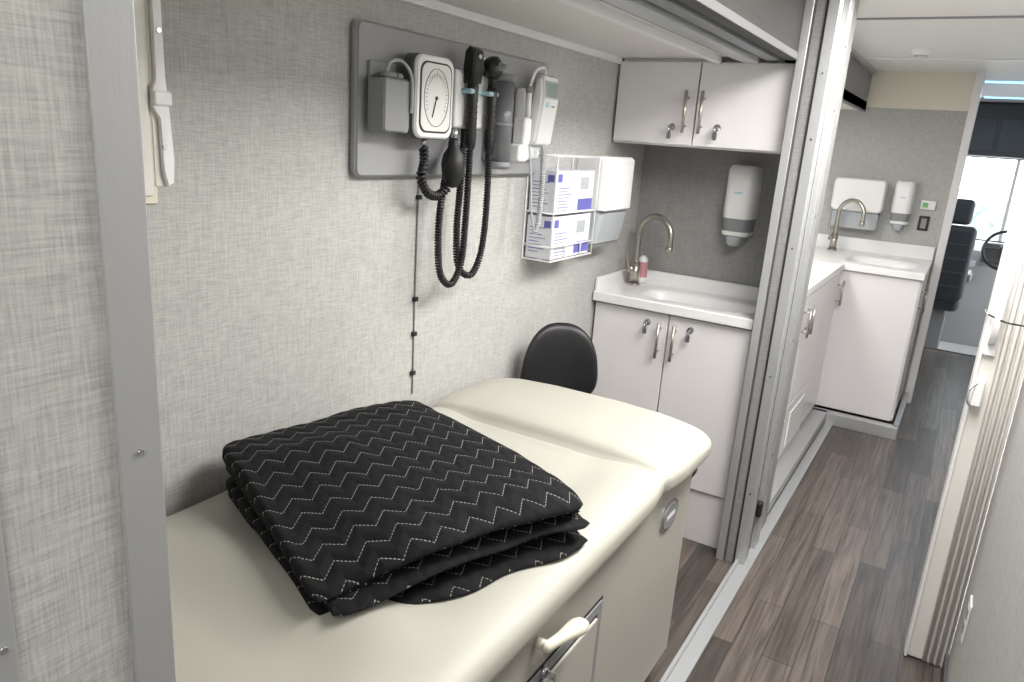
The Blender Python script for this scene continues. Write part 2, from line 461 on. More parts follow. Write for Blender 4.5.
# ------------------------------------------------------------------ blanket
def blanket():
    A, B, C, D = Vector((-1.160, 0.860)), Vector((-1.070, 1.340)), Vector((-0.490, 1.165)), Vector((-0.700, 0.675))
    ctr = (A+B+C+D)/4
    verts, faces, uvs = [], [], []
    z0 = 0.770
    ths = [0.022, 0.022, 0.019, 0.020, 0.031]
    nl = len(ths)
    ns, m = 150, 150
    for l in range(nl):
        top = l == nl-1
        base = len(verts)
        j0 = [0.026, -0.012, 0.014, -0.012, 0.0][l]; j1 = [0.0, -0.02, 0.01, -0.01, 0.0][l]
        sh0 = [0.020, 0.01, 0.03, 0.015, 0.0][l]; sh1 = [0.0, 0.03, 0.005, 0.03, 0.010][l]
        zb = z0+sum(ths[:l]); th = ths[l]
        for i in range(ns+1):
            q = i/ns
            s = 0.5-0.5*math.cos(math.pi*q); s = 0.5*s+0.5*q
            e = min(q, 1-q)
            k = math.sqrt(max(0.0004, 1-max(0, (0.045-e)/0.045)**2))
            for j in range(m):
                a = 2*math.pi*j/m
                ca, sa = math.cos(a), math.sin(a)
                tt = 0.5+0.5*math.copysign(abs(ca)**(2/7.5), ca)
                zz = math.copysign(abs(sa)**(2/2.4), sa)
                ss = sh0 + s*(1-sh0-sh1)
                near = (1-tt)
                t = tt + (near**6)*(-j0*2.0 + 0.045*noise.noise(Vector((s*3.5, l*3.1, 0)))) + (tt**6)*j1
                P = (D.lerp(C, ss)).lerp(A.lerp(B, ss), t)
                cr = max(0, abs(ss-0.5)*2-0.86)/0.14; ct = max(0, abs(t-0.5)*2-0.86)/0.14
                P = P.lerp(ctr, 0.035*(min(1, cr)*min(1, ct)))
                comp = 1.0
                sl = min(1, ss/0.40); sl = sl*sl*(3-2*sl)
                comp *= 1-(1-sl)*(0.48*(1-tt)+0.02)
                far = max(0, ss-0.75)/0.25
                comp *= 1-0.16*far*far
                comp *= 1+0.05*math.sin(math.pi*min(1, max(0, tt)))
                zc = z0 + (zb-z0+th/2)*comp
                zc += 0.010*noise.noise(Vector((P.x*7, P.y*7, l*0.8)))*(l+0.5)/nl
                hh = th*0.60*comp
                uu = ss*0.52; vv = t*0.49
                tri = abs(((uu/0.054) % 1)*2-1); tri = 1-tri
                Lz = vv + tri*0.027*0.90
                f = abs(((Lz/0.042) % 1)-0.5)*2
                puff = 0.0025*(math.sqrt(f)-0.5)
                wr = 0.0
                if top and zz > 0:
                    wr = 0.011*noise.noise(Vector((P.x*5+3, P.y*5, 0.3)))+0.004*noise.noise(Vector((P.x*13, P.y*13, 2)))
                z = zc + zz*hh*k + (puff*k if zz > 0.3 else 0) + wr*k*min(1, max(0, zz))
                if top: z -= 0.008*near**5
                verts.append((P.x, P.y, z))
                uvs.append((uu+l*0.013, vv + (0 if zz > 0 else 0.02)))
        for i in range(ns):
            for j in range(m):
                j2 = (j+1) % m
                faces.append((base+i*m+j, base+i*m+j2, base+(i+1)*m+j2, base+(i+1)*m+j))
        faces.append(tuple(base+j for j in range(m))[::-1]); faces.append(tuple(base+ns*m+j for j in range(m)))
    o = mesh_obj('moving_blanket', verts, faces, M_BLANK, True)
    uvl = o.data.uv_layers.new(name='UVMap')
    for lp in o.data.loops: uvl.data[lp.index].uv = uvs[lp.vertex_index]
    return o
blanket()

# ------------------------------------------------------------------ cabinets helpers
def bar_handle(x, y, z0, z1, ax, name='handle'):
    r = 0.006; st = 0.028
    if ax == '-y':
        return [cyl(name+'_bar', (x, y-st, z0), (x, y-st, z1), r, M_STEEL, bev=0.002),
                cyl(name+'_post', (x, y, z0+0.025), (x, y-st, z0+0.025), 0.0045, M_STEEL),
                cyl(name+'_post', (x, y, z1-0.025), (x, y-st, z1-0.025), 0.0045, M_STEEL)]
    return [cyl(name+'_bar', (x+st, y, z0), (x+st, y, z1), r, M_STEEL, bev=0.002),
            cyl(name+'_post', (x, y, z0+0.025), (x+st, y, z0+0.025), 0.0045, M_STEEL),
            cyl(name+'_post', (x, y, z1-0.025), (x+st, y, z1-0.025), 0.0045, M_STEEL)]
def lock(x, y, z):
    return [cyl('lock', (x, y, z), (x, y-0.008, z), 0.012, M_CHROME),
            cyl('key_stem', (x, y-0.008, z), (x, y-0.022, z), 0.003, M_CHROME, seg=12),
            lathe('key_bow', [(0.0001, -0.0015), (0.011, -0.0015), (0.011, 0.0015), (0.0001, 0.0015)], (x, y-0.028, z-0.010), M_CHROME, 'X', 20),
            prism('key_tag', rrect(x-0.007, x+0.009, z-0.042, z-0.016, 0.005), y-0.031, y-0.029, M_CHROME, 'XZ'),
            tube('key_ring', [(x+0.003, y-0.03+0.008*math.cos(t), z-0.026+0.012*math.sin(t)) for t in [i*math.pi/8 for i in range(16)]], 0.0012, M_ALUD, smooth=False, cyclic=True)]

def counter_with_basin(x0, x1, y0, y1, z, bx0, bx1, by0, by1):
    nx, ny = 90, 60
    verts, faces = [], []
    cx, cy, hx, hy = (bx0+bx1)/2, (by0+by1)/2, (bx1-bx0)/2, (by1-by0)/2
    for i in range(nx+1):
        for j in range(ny+1):
            x = x0+(x1-x0)*i/nx; y = y0+(y1-y0)*j/ny
            d = (abs((x-cx)/hx)**4+abs((y-cy)/hy)**4)**0.25
            zz = z
            if d < 1:
                t = min(1, (1-d)/0.35); t = t*t*(3-2*t); zz = z-0.11*t
            elif d < 1.12: zz = z-0.004*(1-(d-1)/0.12)
            verts.append((x, y, zz))
    for i in range(nx):
        for j in range(ny):
            a = i*(ny+1)+j; faces.append((a, a+ny+1, a+ny+2, a+1))
    o = mesh_obj('basin_top', verts, faces, M_PLW, True)
    return o

# ------------------------------------------------------------------ sink unit in niche
FY = 2.665
parts = [box('carcass_left', -1.195, -1.18, FY, 2.99, 0, 0.895, M_WHITE),
         box('carcass_right', -0.585, -0.570, FY, 2.99, 0, 0.895, M_WHITE),
         box('carcass_bottom', -1.18, -0.585, FY, 2.99, 0.20, 0.215, M_WHITE),
         box('carcass_back', -1.18, -0.585, 2.97, 2.99, 0.2, 0.78, M_WHITE),
         box('gap_backing', -1.18, -0.585, FY+0.001, FY+0.006, 0.2, 0.885, M_GREYP),
         box('door_l', -1.19, -0.8865, FY-0.018, FY, 0.222, 0.885, M_WHITE, 0.002),
         box('door_r', -0.8815, -0.575, FY-0.018, FY, 0.222, 0.885, M_WHITE, 0.002),
         box('kick_panel', -1.19, -0.572, FY-0.005, FY+0.012, 0.0, 0.214, M_WHITE, 0.002),
         box('counter_edge', -1.195, -0.568, FY-0.045, FY-0.03, 0.893, 0.932, M_PLW, 0.005),
         box('counter_side', -0.583, -0.568, FY-0.04, 2.99, 0.893, 0.932, M_PLW, 0.004),
         counter_with_basin(-1.195, -0.57, FY-0.04, 2.985, 0.931, -1.06, -0.60, 2.69, 2.90),
         box('backsplash', -1.195, -0.568, 2.978, 2.995, 0.925, 0.985, M_PLW, 0.004),
         box('side_splash', -1.197, -1.183, FY-0.03, 2.98, 0.925, 0.985, M_PLW, 0.004)]
parts += bar_handle(-0.912, FY-0.018, 0.715, 0.855, '-y') + bar_handle(-0.852, FY-0.018, 0.715, 0.855, '-y')
parts += lock(-0.965, FY-0.018, 0.845) + lock(-0.795, FY-0.018, 0.845)
group('sink_cabinet', parts)

UY = 2.67
parts = [box('carcass', -1.195, -0.566, UY, 2.995, 1.498, 1.785, M_WHITE),
         box('gap_backing', -1.18, -0.585, UY-0.002, UY+0.001, 1.51, 1.78, M_GREYP),
         box('door_l', -1.19, -0.8885, UY-0.020, UY-0.002, 1.505, 1.785, M_WHITE, 0.002),
         box('door_r', -0.8835, -0.568, UY-0.020, UY-0.002, 1.505, 1.785, M_WHITE, 0.002),
         box('filler', -1.185, -0.84, UY-0.004, UY+0.01, 1.785, 1.796, M_WHITE)]
parts += bar_handle(-0.918, UY-0.020, 1.545, 1.69, '-y') + bar_handle(-0.860, UY-0.020, 1.545, 1.69, '-y')
parts += lock(-0.965, UY-0.020, 1.565) + lock(-0.800, UY-0.020, 1.57)
group('upper_cabinet', parts)

def faucet(x, y, z, dx, dy, s=1.0):
    top = z+0.215*s; R = 0.078*s
    u = Vector((dx, dy, 0)).normalized()
    pts = [(x, y, z), (x, y, z+0.08*s), (x, y, top)]
    arc = []
    for k in range(0, 11):
        a = math.pi*k/10
        p = Vector((x, y, top))+u*(R-R*math.cos(a))+Vector((0, 0, R*math.sin(a)))
        arc.append(tuple(p))
    e = Vector(arc[-1]); arc.append(tuple(e-Vector((0, 0, 0.035*s))))
    g = [tube('gooseneck', pts[:2]+arc, 0.0115*s, M_STEEL, n=6, res=6),
         cyl('base', (x, y, z), (x, y, z+0.10*s), 0.020*s, M_STEEL, bev=0.003),
         cyl('escutcheon', (x, y, z), (x, y, z+0.008), 0.028*s, M_STEEL, bev=0.002),
         cyl('aerator', e-Vector((0, 0, 0.03*s)), e-Vector((0, 0, 0.055*s)), 0.0135*s, M_STEEL, bev=0.001),
         cyl('lever_hub', (x, y, z+0.07*s), Vector((x, y, z+0.07*s))+Vector((u.y, -u.x, 0))*0.045*s, 0.012*s, M_STEEL),
         tube('lever', [Vector((x, y, z+0.07*s))+Vector((u.y, -u.x, 0))*0.04*s, Vector((x, y, z+0.10*s))+Vector((u.y, -u.x, 0))*0.055*s, Vector((x, y, z+0.15*s))+Vector((u.y, -u.x, 0))*0.062*s], 0.005*s, M_STEEL)]
    return group('faucet', g)
faucet(-1.135, 2.885, 0.931, 1, -0.28)

group('soap_bottle', [lathe('bottle', [(0.0001, 0), (0.018, 0), (0.020, 0.01), (0.020, 0.10), (0.010, 0.115), (0.0001, 0.115)], (-1.130, 2.953, 0.932), M_PLW),
    lathe('label', [(0.0205, 0.025), (0.0208, 0.03), (0.0208, 0.085), (0.0205, 0.09)], (-1.130, 2.953, 0.932), M_PINK)])

# ------------------------------------------------------------------ dispensers
def soap_dispenser(x, yb, zc, s=1.0):
    def shell(name, prof, mat, d0):
        verts, faces = [], []; m = 24
        for z, w, d in prof:
            for j in range(m+1):
                a = math.pi*j/m
                verts.append((x+w*math.copysign(abs(math.cos(a))**0.55, math.cos(a)), yb-0.001-d*abs(math.sin(a))**0.55, z))
        n = m+1
        for i in range(len(prof)-1):
            for j in range(m): faces.append((i*n+j, i*n+j+1, (i+1)*n+j+1, (i+1)*n+j))
        faces.append(tuple(range(n))); faces.append(tuple((len(prof)-1)*n+j for j in range(n)))
        o = mesh_obj(name, verts, faces, mat, True)
        bm = bmesh.new(); bm.from_mesh(o.data); bmesh.ops.recalc_face_normals(bm, faces=bm.faces); bm.to_mesh(o.data); bm.free()
        md = o.modifiers.new('e', 'EDGE_SPLIT'); md.split_angle = math.radians(50)
        return o
    w = 0.060*s; d = 0.10*s; h = 0.15*s
    g = [shell('cover', [(zc+h, w*0.80, d*0.80), (zc+h-0.006, w*0.92, d*0.92), (zc+h-0.02, w, d), (zc-0.02*s, w, d), (zc-0.05*s, w*0.97, d*0.98)], M_PLW, 0),
         shell('window', [(zc-0.05*s, w*0.94, d*0.93), (zc-0.10*s, w*0.88, d*0.88)], M_GREYP, 0),
         shell('lower', [(zc-0.10*s, w*0.95, d*0.95), (zc-0.115*s, w*0.93, d*0.93), (zc-0.122*s, w*0.7, d*0.8)], M_PLW, 0),
         shell('push_lever', [(zc-0.118*s, w*0.62, d*0.95), (zc-0.150*s, w*0.5, d*0.9), (zc-0.158*s, w*0.35, d*0.8)], M_SMOKEL, 0),
         box('logo', x-0.015*s, x+0.015*s, yb-d-0.002, yb-d+0.002, zc+0.045*s, zc+0.052*s, M_BLUE)]
    return group('soap_dispenser', g)
soap_dispenser(-0.762, 3.0, 1.297)

def towel_profile_x(name, y0, y1, z0, z1, d0, d1, mat, wallx=WX):
    verts, faces = [], []; m = 10
    rows = 8
    def outline(d):
        r = 0.03; o = [(0, y0)]
        for k in range(m+1):
            a = -math.pi/2+math.pi/2*k/m; o.append((d-r+r*math.cos(a), y0+r+r*math.sin(a)))
        for k in range(m+1):
            a = math.pi/2*k/m; o.append((d-r+r*math.cos(a), y1-r+r*math.sin(a)))
        o.append((0, y1)); return o
    for i in range(rows+1):
        t = i/rows; d = d0+(d1-d0)*t
        if i == rows: d -= 0.012
        zz = z0+(z1-z0)*t if i < rows-1 else (z1-0.012 if i == rows-1 else z1)
        for a, b in outline(d): verts.append((wallx+0.001+a, b, zz))
    n = len(outline(0.1))
    for i in range(rows):
        for j in range(n): faces.append((i*n+j, i*n+(j+1) % n, (i+1)*n+(j+1) % n, (i+1)*n+j))
    faces.append(tuple(range(n))[::-1]); faces.append(tuple(rows*n+j for j in range(n)))
    o = mesh_obj(name, verts, faces, mat, True)
    md = o.modifiers.new('e', 'EDGE_SPLIT'); md.split_angle = math.radians(40)
    return o
group('paper_towel_dispenser', [
    towel_profile_x('cover', 2.390, 2.645, 1.265, 1.448, 0.118, 0.118, M_PLW),
    towel_profile_x('lower_tray', 2.395, 2.640, 1.145, 1.265, 0.088, 0.111, M_SMOKEL),
    box('lip', WX, WX+0.08, 2.405, 2.63, 1.128, 1.146, M_GREYP, 0.005),
    box('seam', WX+0.03, WX+0.120, 2.392, 2.643, 1.262, 1.266, M_GREYP, 0.001)])

# ------------------------------------------------------------------ diagnostic board and instruments
BXF = WX+0.022
group('instrument_wall_board', [
    prism('panel', rrect(1.258, 2.10, 1.382, 1.714, 0.02), WX, BXF, M_BOARD, 'YZ', bev=0.006),
    box('label', BXF-0.001, BXF+0.001, 1.74, 1.79, 1.672, 1.69, M_PLW)])
x0, x1 = BXF+0.001, BXF+0.062
by0_, by1_ = 1.278, 1.366
group('cuff_basket', [
    prism('box', rrect(by0_, by1_, 1.485, 1.600, 0.010), x0+0.01, x1, M_GREYP, 'YZ', bev=0.004),
    box('opening', x0+0.016, x1-0.006, by0_+0.006, by1_-0.006, 1.590, 1.6008, M_DARK),
    box('plate', x0, x0+0.012, 1.29, 1.372, 1.50, 1.635, M_BOARD, 0.004),
    tube('cuff_roll', [(x0+0.036+0.015*math.cos(t*0.7)*(1-t*0.03), 1.325+0.028*math.sin(t*0.7)*(1-t*0.03), 1.605) for t in range(20)], 0.008, M_CABG, n=4),
    tube('cuff_tube', [(x0+0.035, 1.31, 1.60), (x0+0.04, 1.32, 1.632), (x0+0.05, 1.345, 1.638), (x0+0.064, 1.362, 1.61), (x0+0.067, 1.364, 1.56), (x0+0.064, 1.366, 1.53)], 0.004, M_SMOKEL)])
gx0, gx1 = BXF+0.025, BXF+0.070
gy0, gy1, gz0, gz1 = 1.374, 1.520, 1.475, 1.662
g = [box('arm', BXF, gx0+0.005, 1.43, 1.47, 1.54, 1.60, M_GREYP, 0.003),
     prism('case', rrect(gy0, gy1, gz0, gz1, 0.026), gx0, gx1-0.012, M_ALUD, 'YZ', bev=0.006),
     prism('bezel', rrect(gy0+0.002, gy1-0.002, gz0+0.002, gz1-0.002, 0.026), gx1-0.014, gx1, M_PLW, 'YZ', bev=0.004),
     prism('face_rim', rrect(gy0+0.014, gy1-0.014, gz0+0.015, gz1-0.015, 0.024), gx1-0.002, gx1+0.0015, M_BLACK, 'YZ'),
     prism('face', rrect(gy0+0.018, gy1-0.018, gz0+0.019, gz1-0.019, 0.022), gx1-0.002, gx1+0.0025, M_FACE, 'YZ')]
cy, cz = (gy0+gy1)/2, (gz0+gz1)/2
g.append(tube('dial_ring', [(gx1+0.003, cy+0.046*math.sin(t*math.pi/24), cz+0.064*math.cos(t*math.pi/24)) for t in range(48)], 0.0010, M_GREYP, smooth=False, cyclic=True, res=1))
for k in range(25):
    a = math.radians(-120+k*10); r0, r1 = 0.034, 0.040 + (0.003 if k % 4 == 0 else 0)
    sy, sz = math.sin(a), math.cos(a)
    g.append(tube('tick', [(gx1+0.003, cy+r0*sy, cz+1.38*r0*sz), (gx1+0.003, cy+r1*sy, cz+1.38*r1*sz)], 0.0007, M_GREYP, smooth=False, res=0))
g.append(tube('needle', [(gx1+0.004, cy-0.002, cz-0.004), (gx1+0.004, cy-0.015, cz-0.044)], 0.0012, M_BLACK, smooth=False))
g.append(cyl('hub', (gx1, cy, cz), (gx1+0.005, cy, cz), 0.004, M_BLACK))
g.append(cyl('port', (gx0+0.015, cy, gz0-0.02), (gx0+0.015, cy, gz0+0.005), 0.006, M_CHROME))
px = BXF+0.045
g += [coil('coiled_tube', [(gx0+0.015, cy, gz0-0.02), (px, 1.445, 1.42), (px, 1.435, 1.385), (px, 1.46, 1.35), (px, 1.50, 1.34), (px+0.01, 1.53, 1.36)], 0.0085, 0.0042, 0.0095, M_RUB),
      lathe('bulb', [(0.0001, -0.052), (0.014, -0.048), (0.026, -0.025), (0.030, 0.005), (0.026, 0.030), (0.014, 0.048), (0.010, 0.06), (0.010, 0.068), (0.0001, 0.068)], (px+0.020, 1.535, 1.412), M_RUB),
      cyl('valve', (px+0.020, 1.535, 1.478), (px+0.020, 1.535, 1.505), 0.009, M_CHROME)]
group('blood_pressure_gauge', g)

tx = BXF+0.045
YS = 0.022
group('instrument_charging_dock', [box('housing', BXF, tx, 1.560, 1.715, 1.505, 1.645, M_PLW, 0.010),
      box('cradle_l', tx-0.005, tx+0.030, 1.585+YS-0.025, 1.610+YS, 1.590, 1.602, M_BLUE, 0.004),
      box('cradle_r', tx-0.005, tx+0.030, 1.645+YS, 1.690+YS, 1.590, 1.602, M_BLUE, 0.004),
      box('logo', tx-0.001, tx+0.001, 1.60, 1.65, 1.622, 1.630, M_BLUE)])
def scope(name, y, top, head):
    x = tx+0.018
    g = [lathe('grip', [(0.0001, -0.155), (0.012, -0.153), (0.0145, -0.13), (0.0135, -0.05), (0.015, 0.0), (0.011, 0.012), (0.0001, 0.014)], (x, y, top-0.07), M_BLACK, 'Z', 28)]
    for k in range(7):
        g.append(lathe('rib_%d' % k, [(0.0143, -0.002), (0.0158, 0), (0.0143, 0.002)], (x, y, top-0.105-k*0.014), M_BLACK))
    if head == 'oto':
        g += [lathe('head', [(0.0001, -0.03), (0.020, -0.026), (0.029, -0.008), (0.029, 0.010), (0.015, 0.022), (0.0001, 0.024)], (x, y, top-0.012), M_BLACK, 'X'),
              lathe('speculum', [(0.012, 0.0), (0.008, 0.012), (0.005, 0.020), (0.0001, 0.020)], (x+0.02, y, top-0.008), M_GREYP, 'X'),
              cyl('neck', (x, y, top-0.06), (x, y, top-0.02), 0.012, M_BLACK), cyl('lens', (x-0.032, y, top-0.012), (x-0.024, y, top-0.012), 0.014, M_CHROME)]
    else:
        g += [prism('head', [(x-0.016, top-0.065), (x+0.012, top-0.065), (x+0.018, top-0.02), (x+0.014, top+0.012), (x-0.004, top+0.022), (x-0.016, top+0.010), (x-0.020, top-0.03)], y-0.022, y+0.022, M_BLACK, 'XZ', bev=0.005),
              cyl('dial', (x+0.002, y-0.026, top-0.028), (x+0.002, y+0.026, top-0.028), 0.013, M_BLACK),
              cyl('window', (x+0.014, y, top-0.002), (x+0.019, y, top-0.002), 0.006, M_CHROME), cyl('neck', (x, y, top-0.075), (x, y, top-0.06), 0.011, M_CHROME)]
    return g, x
yy = 1.590+YS-0.005
g, sx = scope('ophthalmoscope', yy, 1.680, 'oph')
g.append(coil('coiled_cord', [(sx, yy, 1.456), (sx, yy, 1.38), (sx, yy-0.004, 1.25), (sx, yy-0.015, 1.16), (sx, yy-0.055, 1.112), (sx-0.005, yy-0.094, 1.14), (sx-0.01, yy-0.103, 1.21), (sx-0.015, yy-0.095, 1.30), (sx-0.03, yy-0.05, 1.42), (sx-0.04, yy-0.01, 1.52)], 0.0068, 0.0033, 0.0072, M_RUB))
group('ophthalmoscope', g)
yy = 1.672+YS
g, sx = scope('otoscope', yy, 1.672, 'oto')
g.append(coil('coiled_cord', [(sx, yy, 1.449), (sx, yy+0.006, 1.36), (sx, yy+0.002, 1.24), (sx, yy-0.016, 1.165), (sx, yy-0.056, 1.125), (sx-0.012, yy-0.096, 1.155), (sx-0.018, yy-0.102, 1.25), (sx-0.022, yy-0.090, 1.36), (sx-0.045, yy-0.05, 1.52)], 0.0068, 0.0033, 0.0072, M_RUB))
group('otoscope', g)
dx = BXF+0.04
group('specula_dispenser', [
    box('bracket', BXF, BXF+0.02, 1.755, 1.82, 1.425, 1.66, M_GREYP, 0.004),
    cyl('tube_outer', (dx, 1.785, 1.425), (dx, 1.785, 1.635), 0.030, M_SMOKE, bev=0.003),
    cyl('cap', (dx, 1.785, 1.635), (dx, 1.785, 1.655), 0.032, M_GREYP, bev=0.004),
    cyl('ring', (dx, 1.785, 1.52), (dx, 1.785, 1.528), 0.0315, M_GREYP),
    cyl('foot', (dx, 1.785, 1.405), (dx, 1.785, 1.425), 0.033, M_GREYP, bev=0.004)])
hx = BXF
g = [box('wall_holder', hx, hx+0.03, 1.905, 2.03, 1.43, 1.63, M_PLW, 0.012),
     box('probe_well', hx+0.01, hx+0.055, 1.890, 1.930, 1.47, 1.55, M_PLW, 0.010),
     box('cover_box', hx+0.005, hx+0.062, 1.855, 1.91, 1.425, 1.475, M_PLW, 0.010),
     prism('unit', [(hx+0.028, 1.47), (hx+0.060, 1.48), (hx+0.075, 1.60), (hx+0.070, 1.665), (hx+0.045, 1.675), (hx+0.030, 1.60)], 1.945, 2.045, M_PLW, 'XZ', bev=0.010),
     box('display_rim', hx+0.068, hx+0.0750, 1.958, 2.032, 1.607, 1.655, M_SMOKEL, 0.001),
     box('display', hx+0.070, hx+0.0760, 1.966, 2.024, 1.613, 1.650, M_LCD, 0.001),
     box('button', hx+0.069, hx+0.0745, 1.965, 1.985, 1.583, 1.598, M_BLUE, 0.001),
     box('button_2', hx+0.068, hx+0.0735, 2.00, 2.02, 1.583, 1.598, M_GREYP, 0.001),
     cyl('probe_handle', (hx+0.045, 1.915, 1.55), (hx+0.05, 1.905, 1.62), 0.009, M_PLW, bev=0.003),
     ball('probe_cap', (hx+0.05, 1.905, 1.625), 0.011, M_GREYP),
     tube('probe_arc', [(hx+0.05, 1.905, 1.63), (hx+0.055, 1.925, 1.675), (hx+0.055, 1.97, 1.690), (hx+0.05, 1.995, 1.67)], 0.004, M_PLW),
     coil('coiled_cord', [(hx+0.055, 2.00, 1.475), (hx+0.065, 1.995, 1.38), (hx+0.07, 1.985, 1.30), (hx+0.072, 1.975, 1.24), (hx+0.072, 1.96, 1.215)], 0.0062, 0.003, 0.0066, M_SMOKEL),
     tube('cord', [(hx+0.045, 1.915, 1.54), (hx+0.06, 1.925, 1.42), (hx+0.07, 1.935, 1.28), (hx+0.072, 1.96, 1.215)], 0.003, M_SMOKEL)]
group('electronic_thermometer', g)
g = [tube('cable', [(WX+0.003, 1.508, 1.382), (WX+0.003, 1.508, 1.1), (WX+0.003, 1.512, 0.80)], 0.0022, M_GREYP)]
for z in (1.33, 1.065, 0.97, 0.86):
    g.append(box('clip', WX, WX+0.010, 1.500, 1.516, z-0.006, z+0.006, M_BLACK, 0.002))
group('power_cable', g)

# glove boxes in wire rack
rx0, rx1 = WX+0.003, WX+0.105
ry0, ry1, rz0, rz1 = 2.050, 2.350, 1.120, 1.445
W = []
wr = 0.0028
def wire(*p): W.append(tube('wire', list(p), wr, M_PLW, smooth=False, res=2))
for z in (rz0, rz0+0.045, 1.27, rz1):
    W.append(tube('wire_loop', [(rx0, ry0, z), (rx1, ry0, z), (rx1, ry1, z), (rx0, ry1, z)], wr, M_PLW, smooth=False, res=2, cyclic=True))
for y in (ry0, ry0+0.10, ry0+0.21, ry1):
    wire((rx0, y, rz1 if y in (ry0, ry1) else rz0), (rx0, y, rz0), (rx1, y, rz0), (rx1, y, rz0+0.045 if y not in (ry0, ry1) else rz1))
wire(((rx0+rx1)/2, ry0, rz0), ((rx0+rx1)/2, ry1, rz0))
group('wire_glove_rack', W)
for k, z in enumerate((rz0+0.004, rz0+0.146)):
    bx0, bx1, by0, by1 = rx0+0.004, rx1-0.006, ry0+0.012, ry1-0.018
    g = [box('carton', bx0, bx1, by0, by1, z, z+0.135, M_CARD, 0.0015)]
    g.append(box('band', bx1-0.001, bx1+0.0007, by0+0.16, by1-0.004, z+0.008, z+0.045, M_PURPLE))
    g.append(box('logo', bx1-0.001, bx1+0.0007, by0+0.012, by0+0.04, z+0.10, z+0.125, M_PURPLE))
    g.append(box('opening', bx1-0.001, bx1+0.0009, by0+0.17, by0+0.23, z+0.075, z+0.115, M_SMOKEL))
    for q in range(8):
        g.append(box('print', bx1-0.001, bx1+0.0008, by0+0.02, by0+0.08+0.03*(q*7 % 3)/2, z+0.010+q*0.010, z+0.0125+q*0.010, M_PURPLE if q % 2 else M_GREYP))
    for q in range(8):
        g.append(box('print_side', bx0+0.010, bx0+0.045+0.012*(q*5 % 3), by0-0.0007, by0+0.001, z+0.02+q*0.011, z+0.0225+q*0.011, M_PURPLE if q % 2 else M_GREYP))
    g.append(box('side_patch', bx0+0.062, bx1-0.006, by0-0.0007, by0+0.001, z+0.10, z+0.122, M_PURPLE))
    group('glove_box', g)

# cream hinged leaf at the near end of the left wall
dy = -0.010
g = [prism('leaf', rrect(0.50, 0.778+dy, 1.345, 1.79, 0.006), WX+0.004, WX+0.040, M_CREAM, 'YZ', bev=0.003),
     box('face', WX+0.040, WX+0.044, 0.51, 0.766+dy, 1.360, 1.785, M_DOORW, 0.002),
     box('hinge_rail', WX, WX+0.038, 0.782+dy, 0.796+dy, 1.38, 1.79, M_CREAM, 0.003),
     box('latch_plate', WX+0.036, WX+0.042, 0.772+dy, 0.800+dy, 1.375, 1.79, M_DOORW, 0.002),
     prism('bracket_arm', [(0.777+dy, 1.79), (0.777+dy, 1.545), (0.770+dy, 1.53), (0.770+dy, 1.50), (0.781+dy, 1.485), (0.783+dy, 1.40), (0.790+dy, 1.375), (0.802+dy, 1.382), (0.805+dy, 1.42), (0.800+dy, 1.50), (0.796+dy, 1.55), (0.793+dy, 1.79)], WX+0.042, WX+0.050, M_PLW, 'YZ', bev=0.002),
     box('catch', WX+0.042, WX+0.056, 0.770+dy, 0.802+dy, 1.505, 1.528, M_PLW, 0.004)]
for z in (1.75, 1.62, 1.44): g.append(cyl('screw', (WX+0.048, 0.787+dy, z), (WX+0.052, 0.787+dy, z), 0.004, M_CHROME, seg=14))
group('hinged_wall_leaf', g)

